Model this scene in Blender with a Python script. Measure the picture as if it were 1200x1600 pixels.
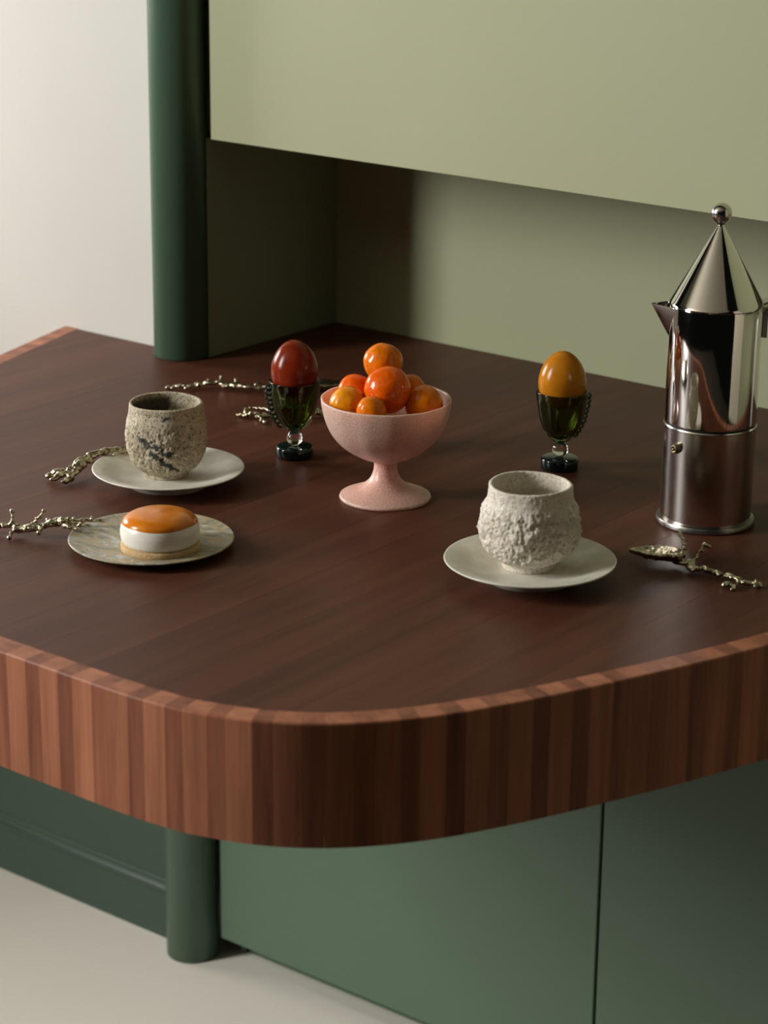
import bpy, bmesh, math, random
from mathutils import Vector, Matrix, noise

random.seed(7)
scene = bpy.context.scene
for o in list(bpy.data.objects):
    bpy.data.objects.remove(o)
C = scene.collection
PI = math.pi

def lin(r, g, b):
    def f(c):
        c /= 255.0
        return c / 12.92 if c <= 0.04045 else ((c + 0.055) / 1.055) ** 2.4
    return (f(r), f(g), f(b), 1.0)

# ------------------------------------------------------------------ camera
CAM = Vector((1.746, -2.1049, 1.4151))
yaw, pit, rol = math.radians(38.3064), math.radians(18.2898), math.radians(-0.577)
Fw = Vector((-math.sin(yaw) * math.cos(pit), math.cos(yaw) * math.cos(pit), -math.sin(pit)))
rt = Vector((math.cos(yaw), math.sin(yaw), 0))
dn = Fw.cross(rt)
rt, dn = math.cos(rol) * rt + math.sin(rol) * dn, -math.sin(rol) * rt + math.cos(rol) * dn
cd = bpy.data.cameras.new('camera')
cam = bpy.data.objects.new('camera', cd)
C.objects.link(cam)
cam.matrix_world = Matrix(((rt.x, -dn.x, -Fw.x, CAM.x), (rt.y, -dn.y, -Fw.y, CAM.y), (rt.z, -dn.z, -Fw.z, CAM.z), (0, 0, 0, 1)))
cd.sensor_fit = 'VERTICAL'
cd.sensor_height = 36.0
cd.lens = 3691.5 / 1600 * 36
cd.clip_start = 0.05
cd.dof.use_dof = True
cd.dof.focus_distance = 2.12
cd.dof.aperture_fstop = 7.5
scene.camera = cam

# ------------------------------------------------------------------ light
scene.view_settings.view_transform = 'Standard'
scene.view_settings.look = 'None'
scene.view_settings.gamma = 1.0
scene.view_settings.use_curve_mapping = False
scene.view_settings.exposure = 0.0
w = bpy.data.worlds.new('world')
scene.world = w
w.use_nodes = True
w.node_tree.nodes['Background'].inputs['Color'].default_value = (0.9, 0.93, 0.88, 1)
w.node_tree.nodes['Background'].inputs['Strength'].default_value = 0.003

def area(name, loc, target, sx, sy, power, col):
    l = bpy.data.lights.new(name, 'AREA')
    l.shape = 'RECTANGLE'
    l.size, l.size_y, l.energy, l.color = sx, sy, power, col
    o = bpy.data.objects.new(name, l)
    C.objects.link(o)
    o.location = loc
    d = Vector(target) - Vector(loc)
    o.rotation_euler = d.to_track_quat('-Z', 'Y').to_euler()
    return o
area('window_light', (-1.24, -2.50, 1.76), (-0.2, -2.40, 1.66), 0.80, 1.10, 104, (0.98, 0.98, 0.95))

area('side_window_light', (-1.20, -0.54, 1.16), (0.0, -0.66, 0.62), 0.5, 0.5, 16, (1.0, 0.97, 0.94))

# ------------------------------------------------------------------ helpers
def tag(o, label=None, cat=None, group=None, kind=None):
    if label: o['label'] = label
    if cat: o['category'] = cat
    if group: o['group'] = group
    if kind: o['kind'] = kind
    return o

def empty(name, loc, label, cat, group=None):
    o = bpy.data.objects.new(name, None)
    o.empty_display_size = 0.02
    C.objects.link(o)
    o.location = loc
    return tag(o, label, cat, group)

def link_mesh(name, me, m, parent=None, smooth=False, loc=None):
    if m is not None:
        me.materials.append(m)
    if smooth:
        for p in me.polygons:
            p.use_smooth = True
    o = bpy.data.objects.new(name, me)
    C.objects.link(o)
    if parent is not None:
        o.parent = parent
    if loc is not None:
        o.location = loc
    return o

def obj(name, bm, m, parent=None, smooth=False, loc=None):
    bmesh.ops.recalc_face_normals(bm, faces=bm.faces)
    me = bpy.data.meshes.new(name)
    bm.to_mesh(me)
    bm.free()
    return link_mesh(name, me, m, parent, smooth, loc)

def box(x0, x1, y0, y1, z0, z1, bevel=0.0, seg=2):
    bm = bmesh.new()
    v = [bm.verts.new((x, y, z)) for x in (x0, x1) for y in (y0, y1) for z in (z0, z1)]
    for f in ((0, 1, 3, 2), (4, 6, 7, 5), (0, 4, 5, 1), (2, 3, 7, 6), (0, 2, 6, 4), (1, 5, 7, 3)):
        bm.faces.new([v[i] for i in f])
    if bevel:
        bmesh.ops.bevel(bm, geom=list(bm.edges), offset=bevel, segments=seg, profile=0.5, affect='EDGES')
    return bm

def prism(poly, z0, z1):
    bm = bmesh.new()
    lo = [bm.verts.new((x, y, z0)) for x, y in poly]
    hi = [bm.verts.new((x, y, z1)) for x, y in poly]
    n = len(poly)
    bm.faces.new(lo[::-1]); bm.faces.new(hi)
    for i in range(n):
        j = (i + 1) % n
        bm.faces.new((lo[i], lo[j], hi[j], hi[i]))
    return bm

def smoothprof(pts, per=6):
    out = []
    n = len(pts)
    for i in range(n - 1):
        p0 = pts[max(i - 1, 0)]; p1 = pts[i]; p2 = pts[i + 1]; p3 = pts[min(i + 2, n - 1)]
        for k in range(per):
            t = k / per
            out.append(tuple(0.5 * ((2 * p1[a]) + (-p0[a] + p2[a]) * t + (2 * p0[a] - 5 * p1[a] + 4 * p2[a] - p3[a]) * t * t
                                    + (-p0[a] + 3 * p1[a] - 3 * p2[a] + p3[a]) * t ** 3) for a in range(len(p1))))
    out.append(pts[-1])
    return out

def lathe(prof, n=64, disp=None, bm=None):
    """prof: list of (r, z); r == 0 gives a pole. disp(index, angle, r, z) -> (r, z)"""
    if bm is None:
        bm = bmesh.new()
    rings = []
    for i, (r, z) in enumerate(prof):
        if r < 1e-6:
            rings.append([bm.verts.new((0, 0, z))])
        else:
            ring = []
            for k in range(n):
                a = 2 * PI * k / n
                rr, zz = disp(i, a, r, z) if disp else (r, z)
                ring.append(bm.verts.new((rr * math.cos(a), rr * math.sin(a), zz)))
            rings.append(ring)
    for A, B in zip(rings, rings[1:]):
        if len(A) == 1 and len(B) == 1:
            continue
        for k in range(n):
            j = (k + 1) % n
            if len(A) == 1:
                bm.faces.new((A[0], B[j], B[k]))
            elif len(B) == 1:
                bm.faces.new((A[k], A[j], B[0]))
            else:
                bm.faces.new((A[k], A[j], B[j], B[k]))
    return bm

def tube(pts, r, n=10, bm=None, cap=True):
    if bm is None:
        bm = bmesh.new()
    pts = [Vector(p) for p in pts]
    rr = r if isinstance(r, (list, tuple)) else [r] * len(pts)
    rings = []
    up = Vector((0.13, 0.27, 1)).normalized()
    for i, p in enumerate(pts):
        t = (pts[min(i + 1, len(pts) - 1)] - pts[max(i - 1, 0)]).normalized()
        a = t.cross(up)
        if a.length < 0.05:
            a = t.cross(Vector((1, 0, 0)))
        a.normalize()
        b = t.cross(a).normalized()
        rings.append([bm.verts.new(p + rr[i] * (math.cos(2 * PI * k / n) * a + math.sin(2 * PI * k / n) * b)) for k in range(n)])
    for A, B in zip(rings, rings[1:]):
        for k in range(n):
            bm.faces.new((A[k], A[(k + 1) % n], B[(k + 1) % n], B[k]))
    if cap:
        bm.faces.new(rings[0][::-1]); bm.faces.new(rings[-1])
    return bm

# ------------------------------------------------------------------ materials
class NT:
    def __init__(s, name):
        s.m = bpy.data.materials.new(name)
        s.m.use_nodes = True
        s.t = s.m.node_tree
        s.b = s.t.nodes['Principled BSDF']
        s.tc = None
    def n(s, kind, **kw):
        x = s.t.nodes.new(kind)
        for k, v in kw.items():
            if k in x.inputs: x.inputs[k].default_value = v
            else: setattr(x, k, v)
        return x
    def l(s, a, b): s.t.links.new(a, b)
    def co(s, scale=(1, 1, 1), rot=(0, 0, 0)):
        if s.tc is None: s.tc = s.n('ShaderNodeTexCoord')
        mp = s.n('ShaderNodeMapping')
        mp.inputs['Scale'].default_value = scale
        mp.inputs['Rotation'].default_value = rot
        s.l(s.tc.outputs['Object'], mp.inputs['Vector'])
        return mp.outputs['Vector']
    def noise(s, scale, detail=4, rough=0.55, vec=None, dist=0.0):
        x = s.n('ShaderNodeTexNoise')
        x.inputs['Scale'].default_value = scale
        x.inputs['Detail'].default_value = detail
        x.inputs['Roughness'].default_value = rough
        x.inputs['Distortion'].default_value = dist
        s.l(vec if vec is not None else s.co(), x.inputs['Vector'])
        return x.outputs['Fac']
    def ramp(s, fac, stops):
        x = s.n('ShaderNodeValToRGB')
        e = x.color_ramp.elements
        while len(e) < len(stops): e.new(0.5)
        for i, (p, c) in enumerate(stops):
            e[i].position = p; e[i].color = c
        s.l(fac, x.inputs['Fac'])
        return x.outputs['Color']
    def mix(s, fac, a, b, mode='MIX'):
        x = s.n('ShaderNodeMix', data_type='RGBA', blend_type=mode)
        for sock, v in ((x.inputs[0], fac), (x.inputs[6], a), (x.inputs[7], b)):
            if hasattr(v, 'is_linked'): s.l(v, sock)
            else: sock.default_value = v
        return x.outputs[2]
    def bump(s, h, strength, dist):
        x = s.n('ShaderNodeBump')
        x.inputs['Strength'].default_value = strength
        x.inputs['Distance'].default_value = dist
        s.l(h, x.inputs['Height'])
        s.l(x.outputs['Normal'], s.b.inputs['Normal'])
    def set(s, **kw):
        for k, v in kw.items():
            k = k.replace('_', ' ')
            if hasattr(v, 'is_linked'): s.l(v, s.b.inputs[k])
            else: s.b.inputs[k].default_value = v
        return s.m

def gray(v): return (v, v, v, 1)

def paint(name, col, rough=0.55, var=0.04):
    t = NT(name)
    f = t.noise(6, 3)
    c = t.mix(f, tuple(x * (1 - var) for x in col[:3]) + (1,), tuple(x * (1 + var) for x in col[:3]) + (1,))
    t.bump(t.noise(900, 2), 0.08, 0.0006)
    return t.set(Base_Color=c, Roughness=rough)

M_sage = paint('sage_paint', (0.385, 0.398, 0.24, 1), 0.6)
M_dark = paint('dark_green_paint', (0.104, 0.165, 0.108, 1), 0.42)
M_post = paint('post_green_paint', (0.055, 0.105, 0.066, 1), 0.38)
M_niche = paint('sage_paint_shaded', (0.21, 0.23, 0.145, 1), 0.55)  # sage darkened in the colour to stand in for niche shade
M_wain = paint('post_green_shaded', (0.040, 0.072, 0.048, 1), 0.38)  # post green with the shade under the worktop put into the colour
M_white = paint('white_plaster', (0.59, 0.565, 0.52, 1), 0.7)
M_floor = paint('pale_floor', (0.86, 0.80, 0.71, 1), 0.6, 0.03)
M_ceil = paint('ceiling_plaster', (0.36, 0.325, 0.25, 1), 0.8)
M_dfloor = paint('unseen_dark_floor', (0.05, 0.04, 0.03, 1), 0.5)
M_beige = paint('beige_plaster', (0.62, 0.55, 0.43, 1), 0.7)

def wood(name, stops, axis, rough, spec):
    t = NT(name)
    oi = t.n('ShaderNodeObjectInfo')
    sc = (1, 0.045, 1) if axis == 'Y' else (1, 1, 0.05)
    mp = t.co(sc)
    add = t.n('ShaderNodeVectorMath', operation='ADD')
    t.l(mp, add.inputs[0])
    mul = t.n('ShaderNodeMath', operation='MULTIPLY')
    mul.inputs[1].default_value = 7.3
    t.l(oi.outputs['Random'], mul.inputs[0])
    t.l(mul.outputs[0], add.inputs[1])
    v = add.outputs[0]
    a = t.noise(38 if axis == 'Y' else 75, 5, 0.6, v, 0.4)
    b = t.noise(420, 3, 0.6, v)
    m1 = t.n('ShaderNodeMath', operation='MULTIPLY_ADD')
    m1.inputs[1].default_value = 0.25
    t.l(b, m1.inputs[0]); t.l(a, m1.inputs[2])
    m2 = t.n('ShaderNodeMath', operation='MULTIPLY_ADD')
    m2.inputs[1].default_value = 0.20 if axis == 'Z' else 0.10
    t.l(oi.outputs['Random'], m2.inputs[0]); t.l(m1.outputs[0], m2.inputs[2])
    c = t.ramp(m2.outputs[0], stops)
    t.bump(b, 0.12, 0.0004)
    return t.set(Base_Color=c, Roughness=rough, Specular_IOR_Level=spec)

M_top = wood('mahogany_top', [(0.40, (0.056, 0.0185, 0.0105, 1)), (0.90, (0.118, 0.041, 0.0235, 1))], 'Y', 0.42, 0.15)
M_sta_l = wood('pale_stave', [(0.35, (0.175, 0.060, 0.031, 1)), (1.05, (0.50, 0.195, 0.105, 1))], 'Z', 0.45, 0.22)
M_sta_d = wood('dark_stave', [(0.35, (0.082, 0.027, 0.016, 1)), (1.05, (0.36, 0.130, 0.073, 1))], 'Z', 0.45, 0.22)

def steel(name, rough, col=(0.78, 0.75, 0.71, 1)):
    t = NT(name)
    f = t.noise(160, 4, 0.6, t.co((1, 1, 0.3)))
    r = t.ramp(f, [(0.3, gray(rough)), (0.8, gray(rough * 1.7))])
    t.bump(t.noise(35, 2), 0.06, 0.0008)
    return t.set(Base_Color=col, Metallic=1.0, Roughness=r)
M_steel = steel('polished_steel', 0.05)
M_steel2 = steel('worn_steel', 0.16, (0.62, 0.58, 0.54, 1))
M_steel3 = steel('dull_steel', 0.25, (0.30, 0.28, 0.26, 1))
M_steel4 = steel('brushed_steel', 0.36, (0.72, 0.69, 0.64, 1))
M_brass = steel('aged_brass', 0.3, (0.30, 0.24, 0.14, 1))
def twigmetal():
    t = NT('pale_bronze')
    f = t.noise(220, 4)
    c = t.ramp(f, [(0.35, (0.30, 0.25, 0.15, 1)), (0.7, (0.80, 0.73, 0.56, 1))])
    t.bump(t.noise(700, 3), 0.5, 0.0006)
    return t.set(Base_Color=c, Metallic=1.0, Roughness=0.24)
M_twig = twigmetal()

def glaze():
    t = NT('grey_glaze')
    a = t.noise(45, 5, 0.6)
    b = t.noise(900, 3, 0.7)
    c = t.ramp(a, [(0.3, (0.55, 0.53, 0.44, 1)), (0.7, (0.80, 0.77, 0.68, 1))])
    c = t.mix(t.ramp(b, [(0.55, gray(0)), (0.75, gray(0.55))]), c, (0.20, 0.18, 0.13, 1))
    return t.set(Base_Color=c, Roughness=0.33)
M_glaze = glaze()

def mottled():
    t = NT('mottled_glaze')
    a = t.noise(24, 4, 0.65, t.co((1, 1.9, 1), (0, 0, 0.65)), 1.6)
    c = t.ramp(a, [(0.30, (0.10, 0.11, 0.075, 1)), (0.43, (0.25, 0.25, 0.18, 1)), (0.50, (0.47, 0.33, 0.18, 1)),
                   (0.54, (0.27, 0.27, 0.20, 1)), (0.62, (0.52, 0.53, 0.52, 1)), (0.72, (0.22, 0.225, 0.17, 1))])
    b = t.noise(300, 4, 0.7)
    c = t.mix(t.ramp(b, [(0.52, gray(0)), (0.72, gray(0.6))]), c, (0.10, 0.10, 0.07, 1))
    return t.set(Base_Color=c, Roughness=0.3)
M_mott = mottled()

def stoneware(name, lo, hi, speck, amt):
    t = NT(name)
    at = t.n('ShaderNodeAttribute', attribute_name='stain')
    a = t.noise(70, 5, 0.65)
    c = t.ramp(a, [(0.3, lo), (0.7, hi)])
    b = t.noise(420, 4, 0.75)
    c = t.mix(t.ramp(b, [(0.50, gray(0)), (0.62, gray(amt))]), c, speck)
    c = t.mix(at.outputs['Fac'], c, (0.018, 0.017, 0.014, 1))
    t.bump(t.noise(520, 5, 0.75), 0.8, 0.0016)
    return t.set(Base_Color=c, Roughness=0.5)
M_cupA = stoneware('speckled_stoneware', (0.40, 0.32, 0.20, 1), (0.68, 0.60, 0.44, 1), (0.06, 0.048, 0.03, 1), 0.9)
M_cupB = stoneware('cream_stoneware', (0.74, 0.65, 0.52, 1), (0.92, 0.86, 0.75, 1), (0.26, 0.19, 0.11, 1), 0.5)

def pinkglass():
    t = NT('frosted_pink_glass')
    b = t.noise(1000, 2, 0.7)
    c = t.ramp(b, [(0.38, (0.60, 0.32, 0.255, 1)), (0.64, (0.95, 0.60, 0.50, 1))])
    t.bump(b, 0.15, 0.0004)
    return t.set(Base_Color=c, Roughness=0.38, Subsurface_Weight=0.6, Subsurface_Radius=(0.016, 0.008, 0.007),
                 Subsurface_Scale=1.0, Transmission_Weight=0.12)
M_pink = pinkglass()

def glass(name, col, rough=0.02):
    t = NT(name)
    return t.set(Base_Color=col, Roughness=rough, Transmission_Weight=1.0, IOR=1.48)
M_ggl = glass('green_glass', (0.30, 0.37, 0.13, 1))
M_dgl = glass('dark_green_glass', (0.07, 0.13, 0.05, 1))
M_cgl = glass('clear_glass', (0.95, 0.93, 0.90, 1))
t = NT('black_teal_glass')
M_bgl = t.set(Base_Color=(0.004, 0.010, 0.010, 1), Roughness=0.06)

def eggshell(name, a, b):
    t = NT(name)
    f = t.noise(60, 3)
    c = t.ramp(f, [(0.3, a), (0.7, b)])
    t.bump(t.noise(1500, 2), 0.1, 0.0003)
    return t.set(Base_Color=c, Roughness=0.2, Specular_IOR_Level=0.22)
M_eggr = eggshell('russet_shell', (0.150, 0.0135, 0.0035, 1), (0.215, 0.022, 0.005, 1))
M_eggo = eggshell('ochre_shell', (0.42, 0.145, 0.006, 1), (0.55, 0.20, 0.008, 1))

def candied(name, a, b):
    t = NT(name)
    f = t.noise(120, 5, 0.7)
    c = t.ramp(f, [(0.3, a), (0.72, b)])
    t.bump(t.noise(140, 4, 0.65), 0.5, 0.0022)
    return t.set(Base_Color=c, Roughness=0.3, Subsurface_Weight=0.35, Subsurface_Radius=(0.012, 0.004, 0.001),
                 Subsurface_Scale=1.0, Coat_Weight=0.6, Coat_Roughness=0.03, Coat_IOR=1.4, Specular_IOR_Level=0.05)
M_or1 = candied('candied_orange', (0.60, 0.125, 0.002, 1), (0.85, 0.23, 0.003, 1))
M_or2 = candied('candied_red_orange', (0.62, 0.075, 0.002, 1), (0.90, 0.155, 0.002, 1))
M_or3 = candied('candied_yellow', (0.66, 0.21, 0.003, 1), (0.85, 0.32, 0.004, 1))
t = NT('orange_glaze')
M_jel = t.set(Base_Color=t.ramp(t.noise(60, 3), [(0.3, (0.55, 0.15, 0.006, 1)), (0.7, (0.68, 0.215, 0.010, 1))]), Roughness=0.2, Specular_IOR_Level=0.3,
              Subsurface_Weight=0.3, Subsurface_Radius=(0.008, 0.003, 0.001), Subsurface_Scale=1.0, Coat_Weight=0.1, Coat_Roughness=0.1)
t = NT('white_mousse')
M_mou = t.set(Base_Color=(0.82, 0.78, 0.70, 1), Roughness=0.3, Subsurface_Weight=0.3, Subsurface_Radius=(0.01, 0.008, 0.006), Subsurface_Scale=1.0)
t = NT('biscuit_crumb')
nb = t.noise(500, 4, 0.7)
t.bump(nb, 0.7, 0.002)
M_bis = t.set(Base_Color=t.ramp(nb, [(0.3, (0.42, 0.25, 0.10, 1)), (0.7, (0.70, 0.50, 0.26, 1))]), Roughness=0.8)
t = NT('black_rubber')
M_blk = t.set(Base_Color=(0.012, 0.012, 0.012, 1), Roughness=0.4)

# ------------------------------------------------------------------ the room
tag(obj('floor', box(-1.5, 1.6, -0.85, 0.1, -0.05, 0), M_floor), kind='structure')
tag(obj('floor', box(-4, 2.7, -4.5, -0.8502, -0.05, 0), M_dfloor), kind='structure')  # unseen dark stretch, added to keep bounce light off the shaded edge
tag(obj('wall_back', box(-0.02, 2.7, 0.0, 0.12, 0, 2.6), M_sage), kind='structure')
tag(obj('wall_left', box(-4, -0.022, -0.222, 0.12, 0, 2.6), M_white), kind='structure')
tag(obj('wall_right', box(2.6, 2.7, -0.80, 0.0, 0, 2.6), M_beige), kind='structure')
tag(obj('ceiling', box(-2.4, 2.2, -3.0, -0.9, 2.45, 2.55), M_ceil), kind='structure')
tag(obj('side_light_blocker', box(-0.87, -0.80, -0.80, -0.2325, 0, 0.86), M_white), kind='structure')  # unseen low blocker added to keep side light off floor and wainscot
CX, CY, CR = -0.0236, -0.2318, 0.0315
arc = []
a0 = math.asin((-0.2222 - CY) / (CR + 0.0006)); a1 = math.radians(88)
for k in range(9):
    a = a1 + (a0 - a1) * k / 8
    arc.append((CX + (CR + 0.0006) * math.cos(a), CY + (CR + 0.0006) * math.sin(a)))
poly = [(0.0086, -0.2222), (0.0086, -0.0005), (-0.0195, -0.0005), (-0.0195, -0.2)] + arc
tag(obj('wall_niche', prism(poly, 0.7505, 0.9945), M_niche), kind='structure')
# green wainscot and moulded baseboard under the worktop
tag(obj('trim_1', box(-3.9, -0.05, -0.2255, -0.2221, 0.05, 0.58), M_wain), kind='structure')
prof = [(-0.2224, 0.0), (-0.2285, 0.0), (-0.2285, 0.060), (-0.2310, 0.0625), (-0.2318, 0.0655), (-0.2310, 0.0685), (-0.2285, 0.0700),
        (-0.2272, 0.0725), (-0.2272, 0.0765), (-0.2260, 0.0790), (-0.2257, 0.081), (-0.2256, 0.081), (-0.2256, 0.04)]
bm = bmesh.new()
A = [bm.verts.new((-3.9, y, z)) for y, z in prof]; B = [bm.verts.new((-0.056, y, z)) for y, z in prof]
for i in range(len(prof)):
    j = (i + 1) % len(prof)
    bm.faces.new((A[i], A[j], B[j], B[i]))
bm.faces.new(A[::-1]); bm.faces.new(B)
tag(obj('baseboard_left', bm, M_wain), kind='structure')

# ------------------------------------------------------------------ posts
def post(name, z0, z1, label):
    bm = lathe([(0, z0), (CR - 0.0012, z0), (CR, z0 + 0.0012), (CR, z1 - 0.0012), (CR - 0.0012, z1), (0, z1)], 96)
    o = obj(name, bm, M_post, None, True, (CX, CY, 0))
    me = o.data
    for p in me.polygons:
        if abs(p.normal.z) > 0.5: p.use_smooth = False
    return tag(o, label, 'post')
post('round_post', 0.7502, 2.6, 'dark green round post standing on the worktop beside the white wall')
post('round_post', 0.0, 0.6525, 'dark green round post on the pale floor under the worktop')

# ------------------------------------------------------------------ cabinets
wc = empty('wall_cabinet', (0.8, -0.1125, 0.9948), 'sage green wall cabinet with a plain front above the worktop', 'cabinet')
def child(o, root):
    o.parent = root
    o.matrix_parent_inverse = Matrix.Translation(root.location).inverted()
    return o
child(obj('cabinet_body', box(0.0173, 2.0, -0.206, -0.0005, 0.9950, 2.3), M_sage), wc)
child(obj('door', box(0.0173, 2.0, -0.225, -0.2062, 0.9948, 2.3, 0.0006, 1), M_sage), wc)
bc = empty('base_cabinet', (0.6, -0.11, 0.0), 'dark green handleless base cabinet with two doors under the wooden worktop', 'cabinet')
child(obj('cabinet_body', box(0.03, 0.965, -0.2025, -0.001, 0.030, 0.650), M_dark), bc)
child(obj('plinth', box(0.032, 0.965, -0.190, -0.002, 0.0, 0.0298), M_dark), bc)
child(obj('door', box(0.0165, 0.5503, -0.225, -0.203, 0.0297, 0.6505, 0.0008, 1), M_dark), bc)
child(obj('door', box(0.5537, 0.9700, -0.225, -0.203, 0.0297, 0.6505, 0.0008, 1), M_dark), bc)
child(obj('cabinet_foot', lathe([(0, 0), (0.0045, 0), (0.0045, 0.0295), (0, 0.0295)], 12), M_dark, None, False, (0.0245, -0.193, 0)), bc)

# ------------------------------------------------------------------ worktop
ZT, ZB = 0.75, 0.653
left = [(-0.2202, -0.2245), (-0.16, -0.426), (-0.08, -0.694)]
corner = [(-0.045, -0.81), (-0.02, -0.88), (0.02, -0.94), (0.08, -0.969), (0.15, -0.976)]
front = [(0.30, -0.976), (0.45, -0.976), (0.56, -0.9765), (0.61, -0.9763), (0.645, -0.974), (0.6779, -0.9685), (0.7227, -0.952), (0.7604, -0.9276),
         (0.7923, -0.8951), (0.8195, -0.8561), (0.8431, -0.8106), (0.8651, -0.7611), (0.8865, -0.7075), (0.9078, -0.6515),
         (0.9279, -0.5908), (0.949, -0.516), (0.970, -0.425), (0.987, -0.330), (0.998, -0.22), (1.004, -0.1), (1.005, -0.001)]
path = smoothprof(left + corner + front, 10)
pv = [Vector((x, y)) for x, y in path]
cum = [0.0]
for a, b in zip(pv, pv[1:]): cum.append(cum[-1] + (b - a).length)
def at(s):
    s = max(0.0, min(s, cum[-1] - 1e-6))
    lo, hi = 0, len(cum) - 1
    while hi - lo > 1:
        m = (lo + hi) // 2
        if cum[m] <= s: lo = m
        else: hi = m
    f = (s - cum[lo]) / max(cum[hi] - cum[lo], 1e-9)
    p = pv[lo].lerp(pv[hi], f)
    q = pv[max(lo - 1, 0)]; r = pv[min(hi + 1, len(pv) - 1)]
    tdir = (r - q).normalized()
    return p, Vector((-tdir.y, tdir.x))       # point and inward normal
wt = empty('worktop', (0.4, -0.5, ZT), 'thick reddish brown wooden worktop with a rounded corner and pale edge blocks', 'worktop')
DEP = 0.021
inner = []
s = 0.0
while s < cum[-1]:
    p, nrm = at(s)
    inner.append(tuple(p + nrm * DEP)); s += 0.006
inner = [(x, min(y, -0.2245) if x < 0 else y) for x, y in inner]
p, nrm = at(cum[-1]); inner.append((p.x - DEP, -0.001))
polyI = inner + [(0.0086, -0.001), (0.0086, -0.2245)]
def clip(poly, c, sign):
    out = []
    for i in range(len(poly)):
        a, b = poly[i], poly[(i + 1) % len(poly)]
        da, db = sign * (a[0] - c), sign * (b[0] - c)
        if da >= 0: out.append(a)
        if da * db < 0:
            t_ = da / (da - db)
            out.append((a[0] + t_ * (b[0] - a[0]), a[1] + t_ * (b[1] - a[1])))
    return out
edges = [-0.23]
x = 0.0086
xs = []
while x > -0.23: xs.append(x); x -= 0.056
xs = xs[::-1]
x = 0.0086 + 0.056
while x < 1.0: xs.append(x); x += random.choice((0.050, 0.056, 0.062))
xs = [-0.26] + xs + [1.02]
for x0, x1 in zip(xs, xs[1:]):
    pl = clip(clip(polyI, x0 + 0.00008, 1), x1 - 0.00008, -1)
    cl = []
    for q in pl:
        if not cl or (abs(q[0] - cl[-1][0]) + abs(q[1] - cl[-1][1])) > 1e-5: cl.append(q)
    if len(cl) < 3: continue
    child(obj('plank', prism(cl, ZB, ZT), M_top), wt)
s = 0.0
i = 0
while s < cum[-1] - 0.004:
    wdt = (0.0205 if i % 2 == 0 else 0.0150) + random.uniform(-0.0012, 0.0012)
    e = min(s + wdt, cum[-1])
    bm = bmesh.new()
    rows = []
    for k in range(5):
        p, nrm = at(s + 0.00006 + (e - s - 0.00012) * k / 4)
        q = p + nrm * (DEP - 0.0001)
        c1 = p + nrm * 0.0005; c2 = p + nrm * 0.0016
        rows.append([bm.verts.new((q.x, q.y, ZB)), bm.verts.new((p.x, p.y, ZB)), bm.verts.new((p.x, p.y, ZT - 0.0016)),
                     bm.verts.new((c1.x, c1.y, ZT - 0.0005)), bm.verts.new((c2.x, c2.y, ZT)), bm.verts.new((q.x, q.y, ZT))])
    for Ra, Rb in zip(rows, rows[1:]):
        for k in range(6):
            j = (k + 1) % 6
            bm.faces.new((Ra[k], Ra[j], Rb[j], Rb[k]))
    bm.faces.new(rows[0][::-1]); bm.faces.new(rows[-1])
    child(obj('edge_block', bm, M_sta_l if i % 2 == 0 else M_sta_d), wt)
    s = e; i += 1

# ------------------------------------------------------------------ crockery
def dish(name, x, y, m, R, rf, H, label, cat='saucer', group=None, flat=0.0):
    prof = smoothprof([(0, 0.0032), (rf * 0.6, 0.0030), (rf * 0.90, 0.0022), (rf * 0.93, 0.0)], 3)
    prof += [(rf, 0.0), (rf * 1.02, 0.003)]
    prof += smoothprof([(rf * 1.02, 0.003), (rf * 1.25, H * 0.42), (R * 0.85, H * 0.74), (R - 0.0008, H - 0.0016)], 6)[1:]
    prof += [(R, H - 0.0008), (R - 0.0004, H), (R - 0.0016, H - 0.0002)]
    prof += smoothprof([(R - 0.0016, H - 0.0002), (R * 0.85, H * 0.86), (rf * 1.2, H * 0.52 + flat * 0.0012), (rf * 0.8, 0.0062), (rf * 0.4, 0.0058), (0, 0.0058)], 6)[1:]
    if flat:
        k_ = next(i for i, q in enumerate(prof) if q == (R - 0.0016, H - 0.0002))
        prof = prof[:k_ + 1] + smoothprof([(R - 0.0016, H - 0.0002), (R * 0.86, H * 0.86), (R * 0.65, H * 0.74), (R * 0.35, H * 0.69), (0, H * 0.68)], 6)[1:]
    o = obj(name, lathe(prof, 128), m, None, True, (x, y, ZT))
    return tag(o, label, cat, group)
dish('saucer', 0.2935, -0.5890, M_glaze, 0.0705, 0.0365, 0.0168, 'pale grey glazed saucer under the dark speckled cup')
dish('saucer', 0.6985, -0.5835, M_glaze, 0.0715, 0.0365, 0.0175, 'pale grey glazed saucer under the cream bulging cup')
dish('dessert_plate', 0.4050, -0.7280, M_mott, 0.0710, 0.046, 0.0090, 'mottled grey and ochre plate under the orange glazed dessert', 'plate', None, 1.0)

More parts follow.
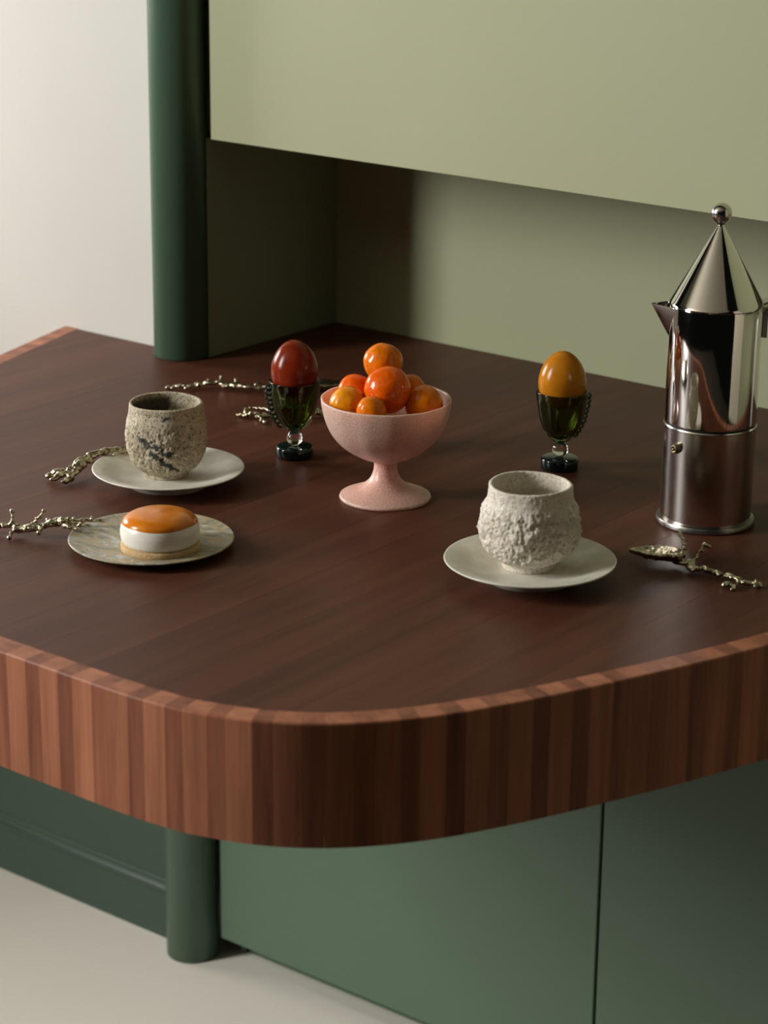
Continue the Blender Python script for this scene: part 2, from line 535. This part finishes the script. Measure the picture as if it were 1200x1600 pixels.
def cup(name, x, y, z, prof_o, wall, m, seed, amp, lobes, stain, label, fine=0.5):
    po = smoothprof(prof_o, 12)
    top = prof_o[-1]
    inn = [(r - wall, zz) for r, zz in prof_o if zz > 0.012]
    inn = smoothprof(list(reversed(inn)), 8)
    prof = [(0, 0.002), (prof_o[0][0] * 0.75, 0.002), (prof_o[0][0] * 0.82, 0.0)] + po
    rimi = len(prof)
    prof += [(top[0] - wall * 0.3, top[1] + wall * 0.28), (top[0] - wall * 0.7, top[1] + wall * 0.26)] + inn
    zb = 0.010
    r_last = inn[-1][0]
    prof += [(r_last * 0.92, zb + 0.0015), (r_last * 0.6, zb), (0, zb)]
    N = 320
    H = top[1]
    off = Vector((seed, seed * 0.37, seed * 1.7))
    def dsp(i, a, r, z_):
        if i < 3: return r, z_
        u = Vector((math.cos(a) * 0.04, math.sin(a) * 0.04, z_))
        big = noise.fractal(u * 42 + off, 1.0, 2.0, 3)
        rough = noise.fractal(u * 170 + off, 0.9, 2.1, 5)
        ridge = abs(noise.noise(u * 95 + off * 2))
        band = 1.0
        if z_ < 0.0055: band = 0.06
        else: band = min(1.0, 0.06 + (z_ - 0.0055) / 0.008) * min(1.0, max(0.16, (H - 0.008 - z_) / 0.016))
        inside = i >= rimi
        if inside: band = 0.10
        d = amp * band * (0.65 * big + 0.60 * rough + 0.45 * (0.28 - ridge) + fine * noise.fractal(u * 420 + off, 0.8, 2.1, 3))
        d += lobes(a, z_) * (0.0 if z_ < 0.006 else (0.5 if inside else 1.0))
        return r + d, z_ + (0.0006 * math.sin(2 * a + seed) if z_ > H * 0.8 else 0)
    bm = lathe(prof, N, dsp)
    me_attr = []
    o = obj(name, bm, m, None, True, (x, y, z))
    at_ = o.data.attributes.new('stain', 'FLOAT', 'POINT')
    for v in o.data.vertices:
        at_.data[v.index].value = stain(v.co)
    return tag(o, label, 'cup')

IR = Vector((0.7848, 0.6198, 0)); IF = Vector((-0.6198, 0.7848, 0))     # directions across and along the table
profA = [(0.0205, 0), (0.0208, 0.0030), (0.0232, 0.0052), (0.0305, 0.0120), (0.0352, 0.0230), (0.0372, 0.0370), (0.0370, 0.0490), (0.0350, 0.0600), (0.0341, 0.0690)]
def stainA(p):
    h = p.x * IR.x + p.y * IR.y; d = p.x * IF.x + p.y * IF.y
    rr = math.hypot(p.x, p.y)
    ro = 0.0
    for (r0, z0), (r1, z1) in zip(profA, profA[1:]):
        if z0 <= p.z <= z1: ro = r0 + (r1 - r0) * (p.z - z0) / (z1 - z0)
    if 0.012 < p.z < 0.0685 and rr < ro - 0.0020:
        # smoky inner glaze over most of the inside
        e = 0.006 + 0.010 * noise.fractal(p * 90, 1, 2, 3)
        return 0.86 * min(1, max(0, (e - h) / 0.004)) * min(1, max(0, (0.0680 - p.z) / 0.004))
    if d > 0.005:
        return 0.0
    n_ = noise.fractal(p * 230, 0.8, 2.0, 4)
    val = 0.0
    for (h0, z0, h1, z1, wd) in ((-0.0215, 0.0435, 0.003, 0.0290, 0.0030), (-0.010, 0.0300, 0.011, 0.0125, 0.0028), (0.005, 0.0300, 0.012, 0.0320, 0.0022), (0.001, 0.062, 0.008, 0.0645, 0.0016)):
        a = Vector((h0, z0)); b = Vector((h1, z1)); q = Vector((h, p.z))
        t_ = max(0, min(1, (q - a).dot(b - a) / (b - a).length_squared))
        dd = (q - (a + (b - a) * t_)).length
        val = max(val, min(1, max(0, (wd * (1 + 1.5 * n_) - dd) / 0.0008)))
    return val
def lobA(a, z):
    # fuller on the right side, as pinched by hand
    return 0.0012 * math.cos(a - 0.67) * min(1, max(0, (z - 0.012) / 0.02)) + 0.0006 * math.sin(3 * a + 60 * z)
cup('cup', 0.2845, -0.5825, ZT + 0.0060, profA, 0.0036, M_cupA, 3.1, 0.0017, lobA, stainA, 'speckled beige stoneware cup with black gashes on the farther saucer')
def stainB(p):
    return 0.0
def lobB(a, z):
    b = math.exp(-((z - 0.040) / 0.014) ** 2)
    return b * (0.0012 * math.sin(5 * a + 1.0) + 0.0010 * math.cos(a - 0.67))
profB = [(0.0220, 0), (0.0223, 0.0042), (0.0250, 0.0066), (0.0335, 0.0130), (0.0392, 0.0235), (0.0415, 0.0380), (0.0400, 0.0500), (0.0358, 0.0600), (0.0347, 0.0710)]
cup('cup', 0.6905, -0.5738, ZT + 0.0060, profB, 0.0034, M_cupB, 8.4, 0.0031, lobB, stainB, 'cream stoneware cup with a craggy bulging middle on the nearer saucer')

# ------------------------------------------------------------------ dessert
de = empty('dessert', (0.4265, -0.7395, ZT + 0.0062), 'round white mousse cake with an orange glazed top on a mottled plate', 'dessert')
def wob(amp, f, sd):
    return lambda i, a, r, z: (r + amp * noise.noise(Vector((math.cos(a) * f, math.sin(a) * f, z * 120 + sd))), z)
obj('biscuit_base', lathe([(0, 0), (0.0325, 0), (0.0335, 0.001), (0.0337, 0.0052), (0.0325, 0.0062), (0, 0.0062)], 96, wob(0.0006, 4, 1)), M_bis, de, True)
pm = smoothprof([(0.0300, 0.0060), (0.0325, 0.0088), (0.0336, 0.0140), (0.0334, 0.0190), (0.0318, 0.0240), (0.0278, 0.0286), (0.0185, 0.0320), (0, 0.0333)], 6)
obj('mousse', lathe([(0, 0.0060)] + pm, 128), M_mou, de, True)
# glaze: the dome surface lifted by half a millimetre, its lower edge running unevenly
NG = 128
def dome_r(zq):
    for (r0, z0), (r1, z1) in zip(pm, pm[1:]):
        if z0 <= zq <= z1: return r0 + (r1 - r0) * (zq - z0) / max(z1 - z0, 1e-9)
    return 0.0
bm = bmesh.new()
rings = []
K = 14
for k in range(NG):
    a = 2 * PI * k / NG
    zc = 0.0222 + 0.0014 * math.sin(a + 2.3) + 0.0007 * math.sin(3 * a + 0.8)
    col = []
    for j in range(K):
        f = j / K
        zq = zc + (0.0332 - zc) * (1 - (1 - f) ** 2)
        r = dome_r(zq)
        lift = 0.0006 * min(1, j / 2.0) - 0.0002
        col.append(bm.verts.new(((r + lift) * math.cos(a), (r + lift) * math.sin(a), zq + lift)))
    rings.append(col)
topv = bm.verts.new((0, 0, 0.0338))
for k in range(NG):
    j2 = (k + 1) % NG
    for j in range(K - 1):
        bm.faces.new((rings[k][j], rings[j2][j], rings[j2][j + 1], rings[k][j + 1]))
    bm.faces.new((rings[k][K - 1], rings[j2][K - 1], topv))
obj('orange_glaze', bm, M_jel, de, True)

# ------------------------------------------------------------------ footed bowl with candied fruit
BX, BY = 0.4735, -0.4925
outp = [(0, 0.0005), (0.038, 0.0005), (0.0412, 0.0), (0.0420, 0.0016), (0.0414, 0.0032)] + smoothprof(
    [(0.0414, 0.0032), (0.0335, 0.0065), (0.0235, 0.0105), (0.0150, 0.0175), (0.0112, 0.0255), (0.0105, 0.0330), (0.0130, 0.0360),
     (0.0260, 0.0415), (0.0390, 0.0500), (0.0490, 0.0610), (0.0550, 0.0730), (0.0583, 0.0860), (0.0590, 0.0936)], 5)[1:]
outp += [(0.0588, 0.0944), (0.0577, 0.0947), (0.0568, 0.0940)]
outp += smoothprof([(0.0568, 0.0940), (0.0560, 0.0860), (0.0526, 0.0740), (0.0465, 0.0630), (0.0360, 0.0525), (0.0200, 0.0445), (0, 0.0420)], 5)[1:]
rib = lambda i, a, r, z: (r + (0.00022 * math.sin(14 * a) if r > 0.02 and z > 0.036 else 0), z)
tag(obj('footed_bowl', lathe(outp, 168, rib), M_pink, None, True, (BX, BY, ZT)), 'frosted pink glass footed bowl heaped with candied oranges', 'bowl')
fruit = [
    (-3, 22, 28.0, 18.0, M_or1, 'topmost candied orange, at the back of the heap in the pink bowl'),
    (1, -10, 11.2, 21.3, M_or2, 'largest candied orange, in front on top of the heap in the bowl'),
    (-34, -12, -2.8, 17.2, M_or3, 'yellowish candied orange at the left front rim of the bowl'),
    (-28, 21, 0.6, 16.5, M_or2, 'candied orange at the left back, half behind the largest one'),
    (-13, -38, -0.8, 13.5, M_or1, 'small candied orange just showing over the near rim'),
    (34, -10, -1.6, 17.3, M_or1, 'candied orange by the right rim of the pink bowl'),
    (21, 21, 3.0, 14.2, M_or1, 'small dim candied orange at the right back of the heap'),
]
for k, (dx, dy, dz, r, m, lab) in enumerate(fruit):
    bm = bmesh.new()
    bmesh.ops.create_icosphere(bm, subdivisions=4, radius=1.0)
    for v in bm.verts:
        d = v.co.normalized()
        q = 1 + 0.045 * noise.noise(d * 1.6 + Vector((k * 3.1, 0, 0))) + 0.012 * noise.fractal(d * 5 + Vector((0, k, 0)), 1, 2, 3)
        for ax in (Vector((0.7, 0.2, 0.5 - 0.2 * k)), Vector((-0.4, 0.8, 0.3)), Vector((0.2, -0.5, 0.9 - 0.3 * k))):
            c_ = d.dot(ax.normalized()) * q
            if c_ > 0.945: q *= 0.945 / c_ * 0.7 + 0.3     # soft flattened faces
        v.co = d * q * r * 0.001
    p = Vector((BX, BY, ZT + 0.0936)) + IR * dx * 0.001 + IF * dy * 0.001 + Vector((0, 0, dz * 0.001))
    tag(obj('candied_orange', bm, m, None, True, p), lab, 'fruit', 'candied oranges in the pink bowl')

# ------------------------------------------------------------------ egg cups and eggs
def egg_cup(x, y, az, label):
    r = empty('egg_cup', (x, y, ZT), label, 'egg cup', 'green glass egg cups')
    b = lathe([(0, 0), (0.0168, 0), (0.0178, 0.0010), (0.0179, 0.0095), (0.0172, 0.0106), (0.0160, 0.0110), (0, 0.0110)], 64)
    tag(obj('foot', b, M_bgl, r, True), 'black glass foot')
    b = bmesh.new(); bmesh.ops.create_uvsphere(b, u_segments=40, v_segments=24, radius=0.0078)
    tag(obj('stem_ball', b, M_cgl, r, True, (0, 0, 0.0187)), 'clear glass ball')
    po = smoothprof([(0, 0.0262), (0.0055, 0.0266), (0.0110, 0.0305), (0.0165, 0.0380), (0.0205, 0.0480), (0.0228, 0.0600), (0.0240, 0.0690), (0.0245, 0.0755)], 6)
    pi_ = smoothprof([(0.0232, 0.0755), (0.0225, 0.0690), (0.0208, 0.0600), (0.0182, 0.0490), (0.0140, 0.0400), (0.0080, 0.0335), (0, 0.0312)], 6)
    flute = lambda i, a, rr, z: (rr + 0.00035 * math.cos(9 * a) * (1 if 0.034 < z < 0.068 else 0), z)
    obj('glass_cup', lathe(po + [(0.0242, 0.0761), (0.0235, 0.0761)] + pi_, 108, flute), M_ggl, r, True)
    for aa in (az, math.atan2(IF.y, IF.x) + 0.1):
        bm = bmesh.new()
        pts = [(0.0258, 0.0700), (0.0254, 0.0652), (0.0248, 0.0603), (0.0239, 0.0554), (0.0228, 0.0506), (0.0214, 0.0458), (0.0195, 0.0412), (0.0170, 0.0368), (0.0140, 0.0330)]
        for j, (rr, z) in enumerate(pts):
            R_, r_ = 0.0023 + 0.00015 * (j % 3), 0.0013
            cx, cy = rr * math.cos(aa), rr * math.sin(aa)
            er = Vector((math.cos(aa), math.sin(aa), 0)); ez = Vector((0, 0, 1)); et = er.cross(ez)
            g = [[bm.verts.new(Vector((cx, cy, z)) + (R_ + r_ * math.cos(v * PI / 4)) * (math.cos(u * PI / 8) * er + math.sin(u * PI / 8) * ez) + r_ * math.sin(v * PI / 4) * et)
                  for v in range(8)] for u in range(16)]
            for u in range(16):
                for v in range(8):
                    bm.faces.new((g[u][v], g[(u + 1) % 16][v], g[(u + 1) % 16][(v + 1) % 8], g[u][(v + 1) % 8]))
        obj('bead_string', bm, M_dgl, r, True)
    return r
def egg(x, y, m, label, z0=0.0585, h=0.0570, R=0.0226):
    pr = []
    n = 36
    for i in range(n + 1):
        th = PI * i / n
        zz = -math.cos(th)
        rr = math.sin(th) * R * (1 - 0.085 * zz - 0.02 * zz * zz)
        pr.append((rr if 0 < i < n else 0, h / 2 * (1 + zz)))
    return tag(obj('egg', lathe(pr, 72), m, None, True, (x, y, ZT + z0)), label, 'egg', 'coloured eggs in egg cups')
azL = math.atan2(-IR.y, -IR.x)
egg_cup(0.3263, -0.4475, azL + 0.25, 'green glass egg cup holding the dark red egg, left of the pink bowl')
egg(0.3263, -0.4475, M_eggr, 'dark red brown egg in the egg cup left of the bowl')
egg_cup(0.5430, -0.3130, azL + PI + 0.20, 'green glass egg cup holding the ochre egg, behind the cream cup')
egg(0.5430, -0.3130, M_eggo, 'ochre orange egg in the egg cup right of the bowl', 0.0575)

# ------------------------------------------------------------------ stovetop coffee pot
MX, MY = 0.7320, -0.3600
mk = empty('coffee_pot', (MX, MY, ZT), 'polished steel stovetop coffee pot with a cone lid and ball knob', 'coffee pot')
def sharp(o, ang=35):
    o.data.set_sharp_from_angle(angle=math.radians(ang))
    return o
sharp(obj('base_flange', lathe([(0, 0), (0.0425, 0), (0.0437, 0.0010), (0.0437, 0.0040), (0.0430, 0.0052), (0.0398, 0.0056), (0, 0.0056)], 128), M_steel3, mk, True))
sharp(obj('boiler', lathe([(0, 0.0057), (0.0398, 0.0057), (0.0402, 0.0080), (0.0405, 0.0890), (0.0408, 0.0905), (0.0402, 0.0916), (0, 0.0916)], 160), M_steel2, mk, True))
sharp(obj('seam_ring', lathe([(0, 0.0917), (0.0390, 0.0917), (0.0392, 0.0935), (0, 0.0935)], 128), M_blk, mk, True))
sharp(obj('upper_body', lathe([(0, 0.0936), (0.0402, 0.0936), (0.0405, 0.0950), (0.0401, 0.1600), (0.0403, 0.1955), (0.0399, 0.1972), (0, 0.1972)], 160), M_steel, mk, True))
cone = [(0, 0.1974), (0.0408, 0.1974), (0.0412, 0.1982), (0.0408, 0.1994), (0.0396, 0.2010), (0.0027, 0.2660), (0.0018, 0.2672), (0, 0.2672)]
sharp(obj('lid', lathe(cone, 160), M_steel, mk, True))
bm = lathe([(0, 0.2672), (0.0036, 0.2674), (0.0036, 0.2686)] + [(0.0090 * math.sin(a), 0.2768 - 0.0090 * math.cos(a)) for a in [0.42 + (PI - 0.42) * k / 24 for k in range(24)]] + [(0, 0.2858)], 48)
obj('knob', bm, M_steel2, mk, True)
# pouring lip
sd = -IR
sn = Vector((-sd.y, sd.x, 0))
bm = bmesh.new()
zt, r0 = 0.1962, 0.0400
T = sd * 0.0560 + Vector((0, 0, zt + 0.0014))
def onb(a, z): return (sd * math.cos(a) + sn * math.sin(a)) * r0 + Vector((0, 0, z))
cols = []
M_ = 8
for k in range(M_ + 1):
    f = k / M_                      # from the top corner on one side to the keel
    cols.append((onb(0.42 * (1 - f), zt - 0.027 * f), onb(-0.42 * (1 - f), zt - 0.027 * f)))
keel = cols[-1][0]
vT = bm.verts.new(T); vK = bm.verts.new(keel)
for side in (0, 1):
    prev = None
    for k in range(M_):
        v = bm.verts.new(cols[k][side])
        if prev: bm.faces.new((vT, prev, v))
        prev = v
    bm.faces.new((vT, prev, vK))
o = obj('spout', bm, M_steel, mk, False)
sm = o.modifiers.new('thick', 'SOLIDIFY'); sm.thickness = 0.0009; sm.offset = 0
# valve on the boiler
va = math.atan2(-IR.y, -IR.x) + math.radians(40)
vd = Vector((math.cos(va), math.sin(va), 0))
bm = lathe([(0, -0.001), (0.0046, -0.001), (0.0046, 0.0022), (0.0036, 0.0028), (0.0036, 0.0050), (0.0026, 0.0056), (0.0026, 0.0042), (0.0012, 0.0040), (0.0012, 0.0062), (0, 0.0064)], 24)
bmesh.ops.transform(bm, matrix=Matrix.Translation(vd * 0.0402 + Vector((0, 0, 0.0745))) @ Vector((0, 0, 1)).rotation_difference(vd).to_matrix().to_4x4(), verts=bm.verts)
obj('safety_valve', bm, M_brass, mk, True)
# handle: strap at the lid and bent bar hooked to the body
def ribbon(pts, wd, th):
    bm = bmesh.new()
    hs = Vector((-IR.y, IR.x, 0)) * wd / 2
    P3 = [IR * a + Vector((0, 0, z)) for a, z in pts]
    rows = []
    for i, p in enumerate(P3):
        t_ = (P3[min(i + 1, len(P3) - 1)] - P3[max(i - 1, 0)]).normalized()
        nn = t_.cross(hs.normalized()) * th / 2
        rows.append([bm.verts.new(p + hs + nn), bm.verts.new(p - hs + nn), bm.verts.new(p - hs - nn), bm.verts.new(p + hs - nn)])
    for Ra, Rb in zip(rows, rows[1:]):
        for k in range(4): bm.faces.new((Ra[k], Ra[(k + 1) % 4], Rb[(k + 1) % 4], Rb[k]))
    bm.faces.new(rows[0][::-1]); bm.faces.new(rows[-1])
    return bm
hp = [(0.0424, 0.1690), (0.0424, 0.1895)] + [(0.0474 - 0.005 * math.cos(a), 0.1895 + 0.005 * math.sin(a)) for a in (0.4, 0.8, 1.2)] + [(0.0480, 0.1945), (0.0750, 0.1945)]
hp += [(0.0750 + 0.012 * math.sin(a), 0.1825 + 0.012 * math.cos(a)) for a in (0.4, 0.8, 1.2)] + [(0.0870, 0.1820), (0.0870, 0.0700)]
obj('handle', ribbon(hp, 0.010, 0.0040), M_steel4, mk, False)
obj('hinge_strap', ribbon([(0.0400, 0.1990), (0.0440, 0.2005), (0.0620, 0.2005), (0.0640, 0.1985), (0.0640, 0.1968)], 0.014, 0.0022), M_steel4, mk, False)

# ------------------------------------------------------------------ cast metal branch cutlery
def lumps(bm, pts, r0, r1, rng, step=0.0026, jit=0.85):
    pts = [Vector(p) for p in smoothprof([tuple(p) for p in pts], 8)]
    L = sum((b - a).length for a, b in zip(pts, pts[1:]))
    d = 0.0
    n = max(2, int(L / step))
    ed = pts[-1] - pts[0]
    hd = math.atan2(ed.y, ed.x)
    for i in range(n + 1):
        f = i / n
        tgt = f * L; acc = 0
        p = pts[-1]
        for a, b in zip(pts, pts[1:]):
            l_ = (b - a).length
            if acc + l_ >= tgt:
                p = a.lerp(b, (tgt - acc) / max(l_, 1e-9)); break
            acc += l_
        r = 1.05 * (r0 + (r1 - r0) * f) * (1 + jit * (rng.random() - 0.45))
        q = p + Vector((rng.uniform(-1, 1), rng.uniform(-1, 1), rng.uniform(-0.6, 1))) * r * 0.55 * jit
        if q.z < r * 0.8: q.z = r * 0.8
        if rng.random() < 0.18:      # small nubs standing off the stem
            nb_ = q + Vector((rng.uniform(-1, 1), rng.uniform(-1, 1), rng.uniform(-0.1, 1))).normalized() * r * 1.25
            rn = r * rng.uniform(0.4, 0.65)
            nb_.z = max(nb_.z, rn)
            bmesh.ops.create_icosphere(bm, subdivisions=1, radius=rn, matrix=Matrix.Translation(nb_))
        s_ = Matrix.Diagonal((rng.uniform(1.2, 2.1), rng.uniform(0.7, 1.1), rng.uniform(0.6, 1.0), 1))
        bmesh.ops.create_icosphere(bm, subdivisions=1, radius=r, matrix=Matrix.Translation(q) @ Matrix.Rotation(hd + rng.uniform(-0.7, 0.7), 4, 'Z') @ s_)
    return bm
def fuse(o, voxel):
    m_ = o.modifiers.new('fuse', 'REMESH'); m_.mode = 'VOXEL'; m_.voxel_size = voxel; m_.use_smooth_shade = True
    s_ = o.modifiers.new('soften', 'SMOOTH'); s_.factor = 0.5; s_.iterations = 2
    return o
def sprig(rng, bm, p, d, l, r):
    p = Vector(p); d = Vector(d)
    mid = p + d * l * 0.5 + Vector((rng.uniform(-1, 1), rng.uniform(-1, 1), rng.uniform(0, 1))) * l * 0.12
    lumps(bm, [p, mid, p + d * l], r, r * 0.75, rng)
    e = p + d * l
    bmesh.ops.create_icosphere(bm, subdivisions=2, radius=r * 1.2, matrix=Matrix.Translation((e.x, e.y, max(e.z, r * 1.2))))
def leaf(tip, base, wd, th, rng):
    tip, base = Vector(tip), Vector(base)
    ax = (tip - base); L = ax.length; ax.normalize()
    sdv = Vector((-ax.y, ax.x, 0)).normalized()
    up = ax.cross(sdv)
    if up.z < 0: up = -up
    bm = bmesh.new()
    nu, nv = 40, 24
    rows = []
    for i in range(nu + 1):
        f = i / nu
        hw = wd / 2 * (math.sin(PI * min(1, max(0.004, f ** 0.75 * 0.985 + 0.01)))) ** 0.75
        row = []
        for k in range(nv):
            a = 2 * PI * k / nv
            g = 0.55 * abs(noise.noise(Vector((f * 9, math.cos(a) * 3, math.sin(a) * 3)))) + 0.45 * noise.noise(Vector((f * 24, math.cos(a) * 7, 4)))
            off = sdv * math.cos(a) * hw * (1 + 0.10 * g) + up * (math.sin(a) * th / 2 * (hw / wd * 2 * 0.8 + 0.2) * (1 + 0.8 * g) + 0.0022 * math.cos(a) ** 2)
            row.append(bm.verts.new(base + ax * L * f + off))
        rows.append(row)
    for A, B in zip(rows, rows[1:]):
        for k in range(nv): bm.faces.new((A[k], A[(k + 1) % nv], B[(k + 1) % nv], B[k]))
    bm.faces.new(rows[0][::-1]); bm.faces.new(rows[-1])
    return bm
def P2(x, y, z): return (x, y, z)

def cutlery(name, origin, label, cat, seed):
    return empty(name, origin, label, cat, 'cast metal branch cutlery'), random.Random(seed)
# right-hand spoon in front of the coffee pot
o0 = Vector((0.80, -0.483, ZT))
rt_, rng = cutlery('branch_spoon', o0, 'cast metal spoon with a leaf bowl and twig handle before the coffee pot', 'spoon', 4)
R_ = lambda x, y, z: (x - o0.x, y - o0.y, z)
obj('spoon_bowl', leaf(R_(0.7385, -0.4945, 0.0085), R_(0.7850, -0.4800, 0.0100), 0.026, 0.0085, rng), M_twig, rt_, True)
bm = bmesh.new()
lumps(bm, [R_(0.7720, -0.4840, 0.006), R_(0.7850, -0.4850, 0.006), R_(0.8010, -0.4850, 0.005), R_(0.8180, -0.4840, 0.004), R_(0.8330, -0.4830, 0.004), R_(0.8440, -0.4900, 0.003)], 0.0036, 0.0020, rng)
lumps(bm, [R_(0.8440, -0.4900, 0.003), R_(0.8500, -0.4870, 0.003), R_(0.8580, -0.4830, 0.003)], 0.0022, 0.0034, rng)
sprig(rng, bm, R_(0.7840, -0.4835, 0.007), (-0.52, 0.70, 0.50), 0.030, 0.0019)
sprig(rng, bm, R_(0.7930, -0.4840, 0.006), (0.06, 0.76, 0.52), 0.025, 0.0018)
sprig(rng, bm, R_(0.7945, -0.4650, 0.018), (0.5, 0.3, -0.1), 0.006, 0.0017)
sprig(rng, bm, R_(0.8430, -0.4900, 0.004), (0.15, -0.95, -0.2), 0.013, 0.0018)
sprig(rng, bm, R_(0.8400, -0.4980, 0.003), (-0.6, -0.7, 0), 0.006, 0.0022)
fuse(obj('handle', bm, M_twig, rt_), 0.0007)
# far spoon behind the red egg
o0 = Vector((0.14, -0.30, ZT))
rt_, rng = cutlery('branch_spoon', o0, 'long cast metal twig spoon lying behind the red egg', 'spoon', 11)
R_ = lambda x, y, z: (x - o0.x, y - o0.y, z)
obj('spoon_bowl', leaf(R_(0.2150, -0.2250, 0.006), R_(0.1770, -0.2640, 0.006), 0.024, 0.0080, rng), M_twig, rt_, True)
bm = bmesh.new()
lumps(bm, [R_(0.0667, -0.3508, 0.003), R_(0.0830, -0.3340, 0.004), R_(0.1000, -0.3170, 0.006), R_(0.1200, -0.3080, 0.005), R_(0.1394, -0.3022, 0.005), R_(0.1651, -0.2803, 0.005), R_(0.1830, -0.2590, 0.005)], 0.0022, 0.0036, rng)
sprig(rng, bm, R_(0.082, -0.335, 0.004), (0.4, -0.8, 0), 0.012, 0.0016)
sprig(rng, bm, R_(0.105, -0.314, 0.006), (0.1, 0.5, 0.7), 0.009, 0.0019)
sprig(rng, bm, R_(0.122, -0.307, 0.006), (0.6, -0.6, 0.1), 0.012, 0.0018)
sprig(rng, bm, R_(0.145, -0.299, 0.006), (0.2, 0.7, 0.5), 0.010, 0.0017)
fuse(obj('handle', bm, M_twig, rt_), 0.0008)
# forked twig between the far spoon and the bowl
o0 = Vector((0.225, -0.36, ZT))
rt_, rng = cutlery('branch_fork', o0, 'forked cast metal twig lying under and around the red egg cup', 'fork', 23)
R_ = lambda x, y, z: (x - o0.x, y - o0.y, z)
bm = bmesh.new()
lumps(bm, [R_(0.1943, -0.3818, 0.003), R_(0.2060, -0.3770, 0.004), R_(0.2200, -0.3690, 0.004), R_(0.2380, -0.3560, 0.004), R_(0.2578, -0.3277, 0.005), R_(0.268, -0.300, 0.004)], 0.0023, 0.0036, rng)
sprig(rng, bm, R_(0.1990, -0.3800, 0.003), (-0.2, 0.8, 0.5), 0.009, 0.0018)
sprig(rng, bm, R_(0.2160, -0.3720, 0.003), (0.7, -0.7, 0), 0.015, 0.0019)
sprig(rng, bm, R_(0.2230, -0.3790, 0.003), (0.9, -0.5, 0), 0.011, 0.0019)
sprig(rng, bm, R_(0.2300, -0.3620, 0.004), (-0.5, 0.75, 0.35), 0.016, 0.0019)
lumps(bm, [R_(0.2380, -0.3500, 0.004), R_(0.2180, -0.3480, 0.004), R_(0.1960, -0.3490, 0.003), R_(0.1850, -0.3530, 0.003)], 0.0020, 0.0016, rng)
fuse(obj('handle', bm, M_twig, rt_), 0.0008)
bm = bmesh.new()
lumps(bm, [R_(0.2620, -0.3180, 0.004), R_(0.2730, -0.2950, 0.004), R_(0.2900, -0.2750, 0.003)], 0.0030, 0.0017, rng)
lumps(bm, [R_(0.2640, -0.3160, 0.004), R_(0.2830, -0.3060, 0.004), R_(0.3000, -0.2950, 0.003)], 0.0030, 0.0017, rng)
fuse(obj('tine', bm, M_twig, rt_), 0.0008)
# fork resting on the far saucer
o0 = Vector((0.212, -0.61, ZT))
rt_, rng = cutlery('branch_fork', o0, 'cast metal twig fork leaning on the saucer of the speckled cup', 'fork', 31)
R_ = lambda x, y, z: (x - o0.x, y - o0.y, z)
bm = bmesh.new()
lumps(bm, [R_(0.2400, -0.5720, 0.0150), R_(0.2300, -0.5830, 0.0180), R_(0.2230, -0.6000, 0.0200), R_(0.2180, -0.6180, 0.0150), R_(0.2200, -0.6320, 0.0110)], 0.0022, 0.0042, rng)
sprig(rng, bm, R_(0.2260, -0.5930, 0.0190), (0.7, -0.6, -0.1), 0.009, 0.0016)
fuse(obj('handle', bm, M_twig, rt_), 0.0008)
for q in ([(0.2190, -0.6300, 0.012), (0.2090, -0.6420, 0.008), (0.2010, -0.6520, 0.005)], [(0.2200, -0.6320, 0.011), (0.2160, -0.6480, 0.007), (0.2150, -0.6600, 0.004)],
          [(0.2210, -0.6320, 0.010), (0.2240, -0.6470, 0.006), (0.2260, -0.6570, 0.004)]):
    bm = bmesh.new(); lumps(bm, [R_(*p) for p in q], 0.0034, 0.0026, rng)
    fuse(obj('tine', bm, M_twig, rt_), 0.0008)
# fork resting on the dessert plate
o0 = Vector((0.31, -0.775, ZT))
rt_, rng = cutlery('branch_fork', o0, 'cast metal twig fork with its tines on the dessert plate', 'fork', 47)
R_ = lambda x, y, z: (x - o0.x, y - o0.y, z)
bm = bmesh.new()
lumps(bm, [R_(0.2550, -0.8100, 0.004), R_(0.2700, -0.7960, 0.006), R_(0.2830, -0.7880, 0.008), R_(0.2960, -0.7830, 0.007), R_(0.3080, -0.7800, 0.008), R_(0.3190, -0.7690, 0.011), R_(0.3300, -0.7590, 0.013)], 0.0028, 0.0040, rng)
sprig(rng, bm, R_(0.2900, -0.7840, 0.008), (-0.15, 0.35, 0.9), 0.013, 0.0021)
sprig(rng, bm, R_(0.3000, -0.7820, 0.007), (0.05, -0.90, -0.3), 0.015, 0.0020)
sprig(rng, bm, R_(0.3080, -0.7780, 0.009), (0.42, 0.50, 0.75), 0.019, 0.0017)
sprig(rng, bm, R_(0.3170, -0.7720, 0.010), (0.45, -0.8, -0.2), 0.011, 0.0020)
fuse(obj('handle', bm, M_twig, rt_), 0.0008)
for q in ([(0.3290, -0.7590, 0.0135), (0.3370, -0.7470, 0.0140), (0.3450, -0.7370, 0.0125), (0.3500, -0.7300, 0.0110)], [(0.3300, -0.7600, 0.0130), (0.3420, -0.7520, 0.0130), (0.3500, -0.7460, 0.0110)],
          [(0.3300, -0.7620, 0.0130), (0.3430, -0.7610, 0.0125), (0.3510, -0.7590, 0.0110)]):
    bm = bmesh.new(); lumps(bm, [R_(*p) for p in q], 0.0030, 0.0014, rng)
    fuse(obj('tine', bm, M_twig, rt_), 0.0008)
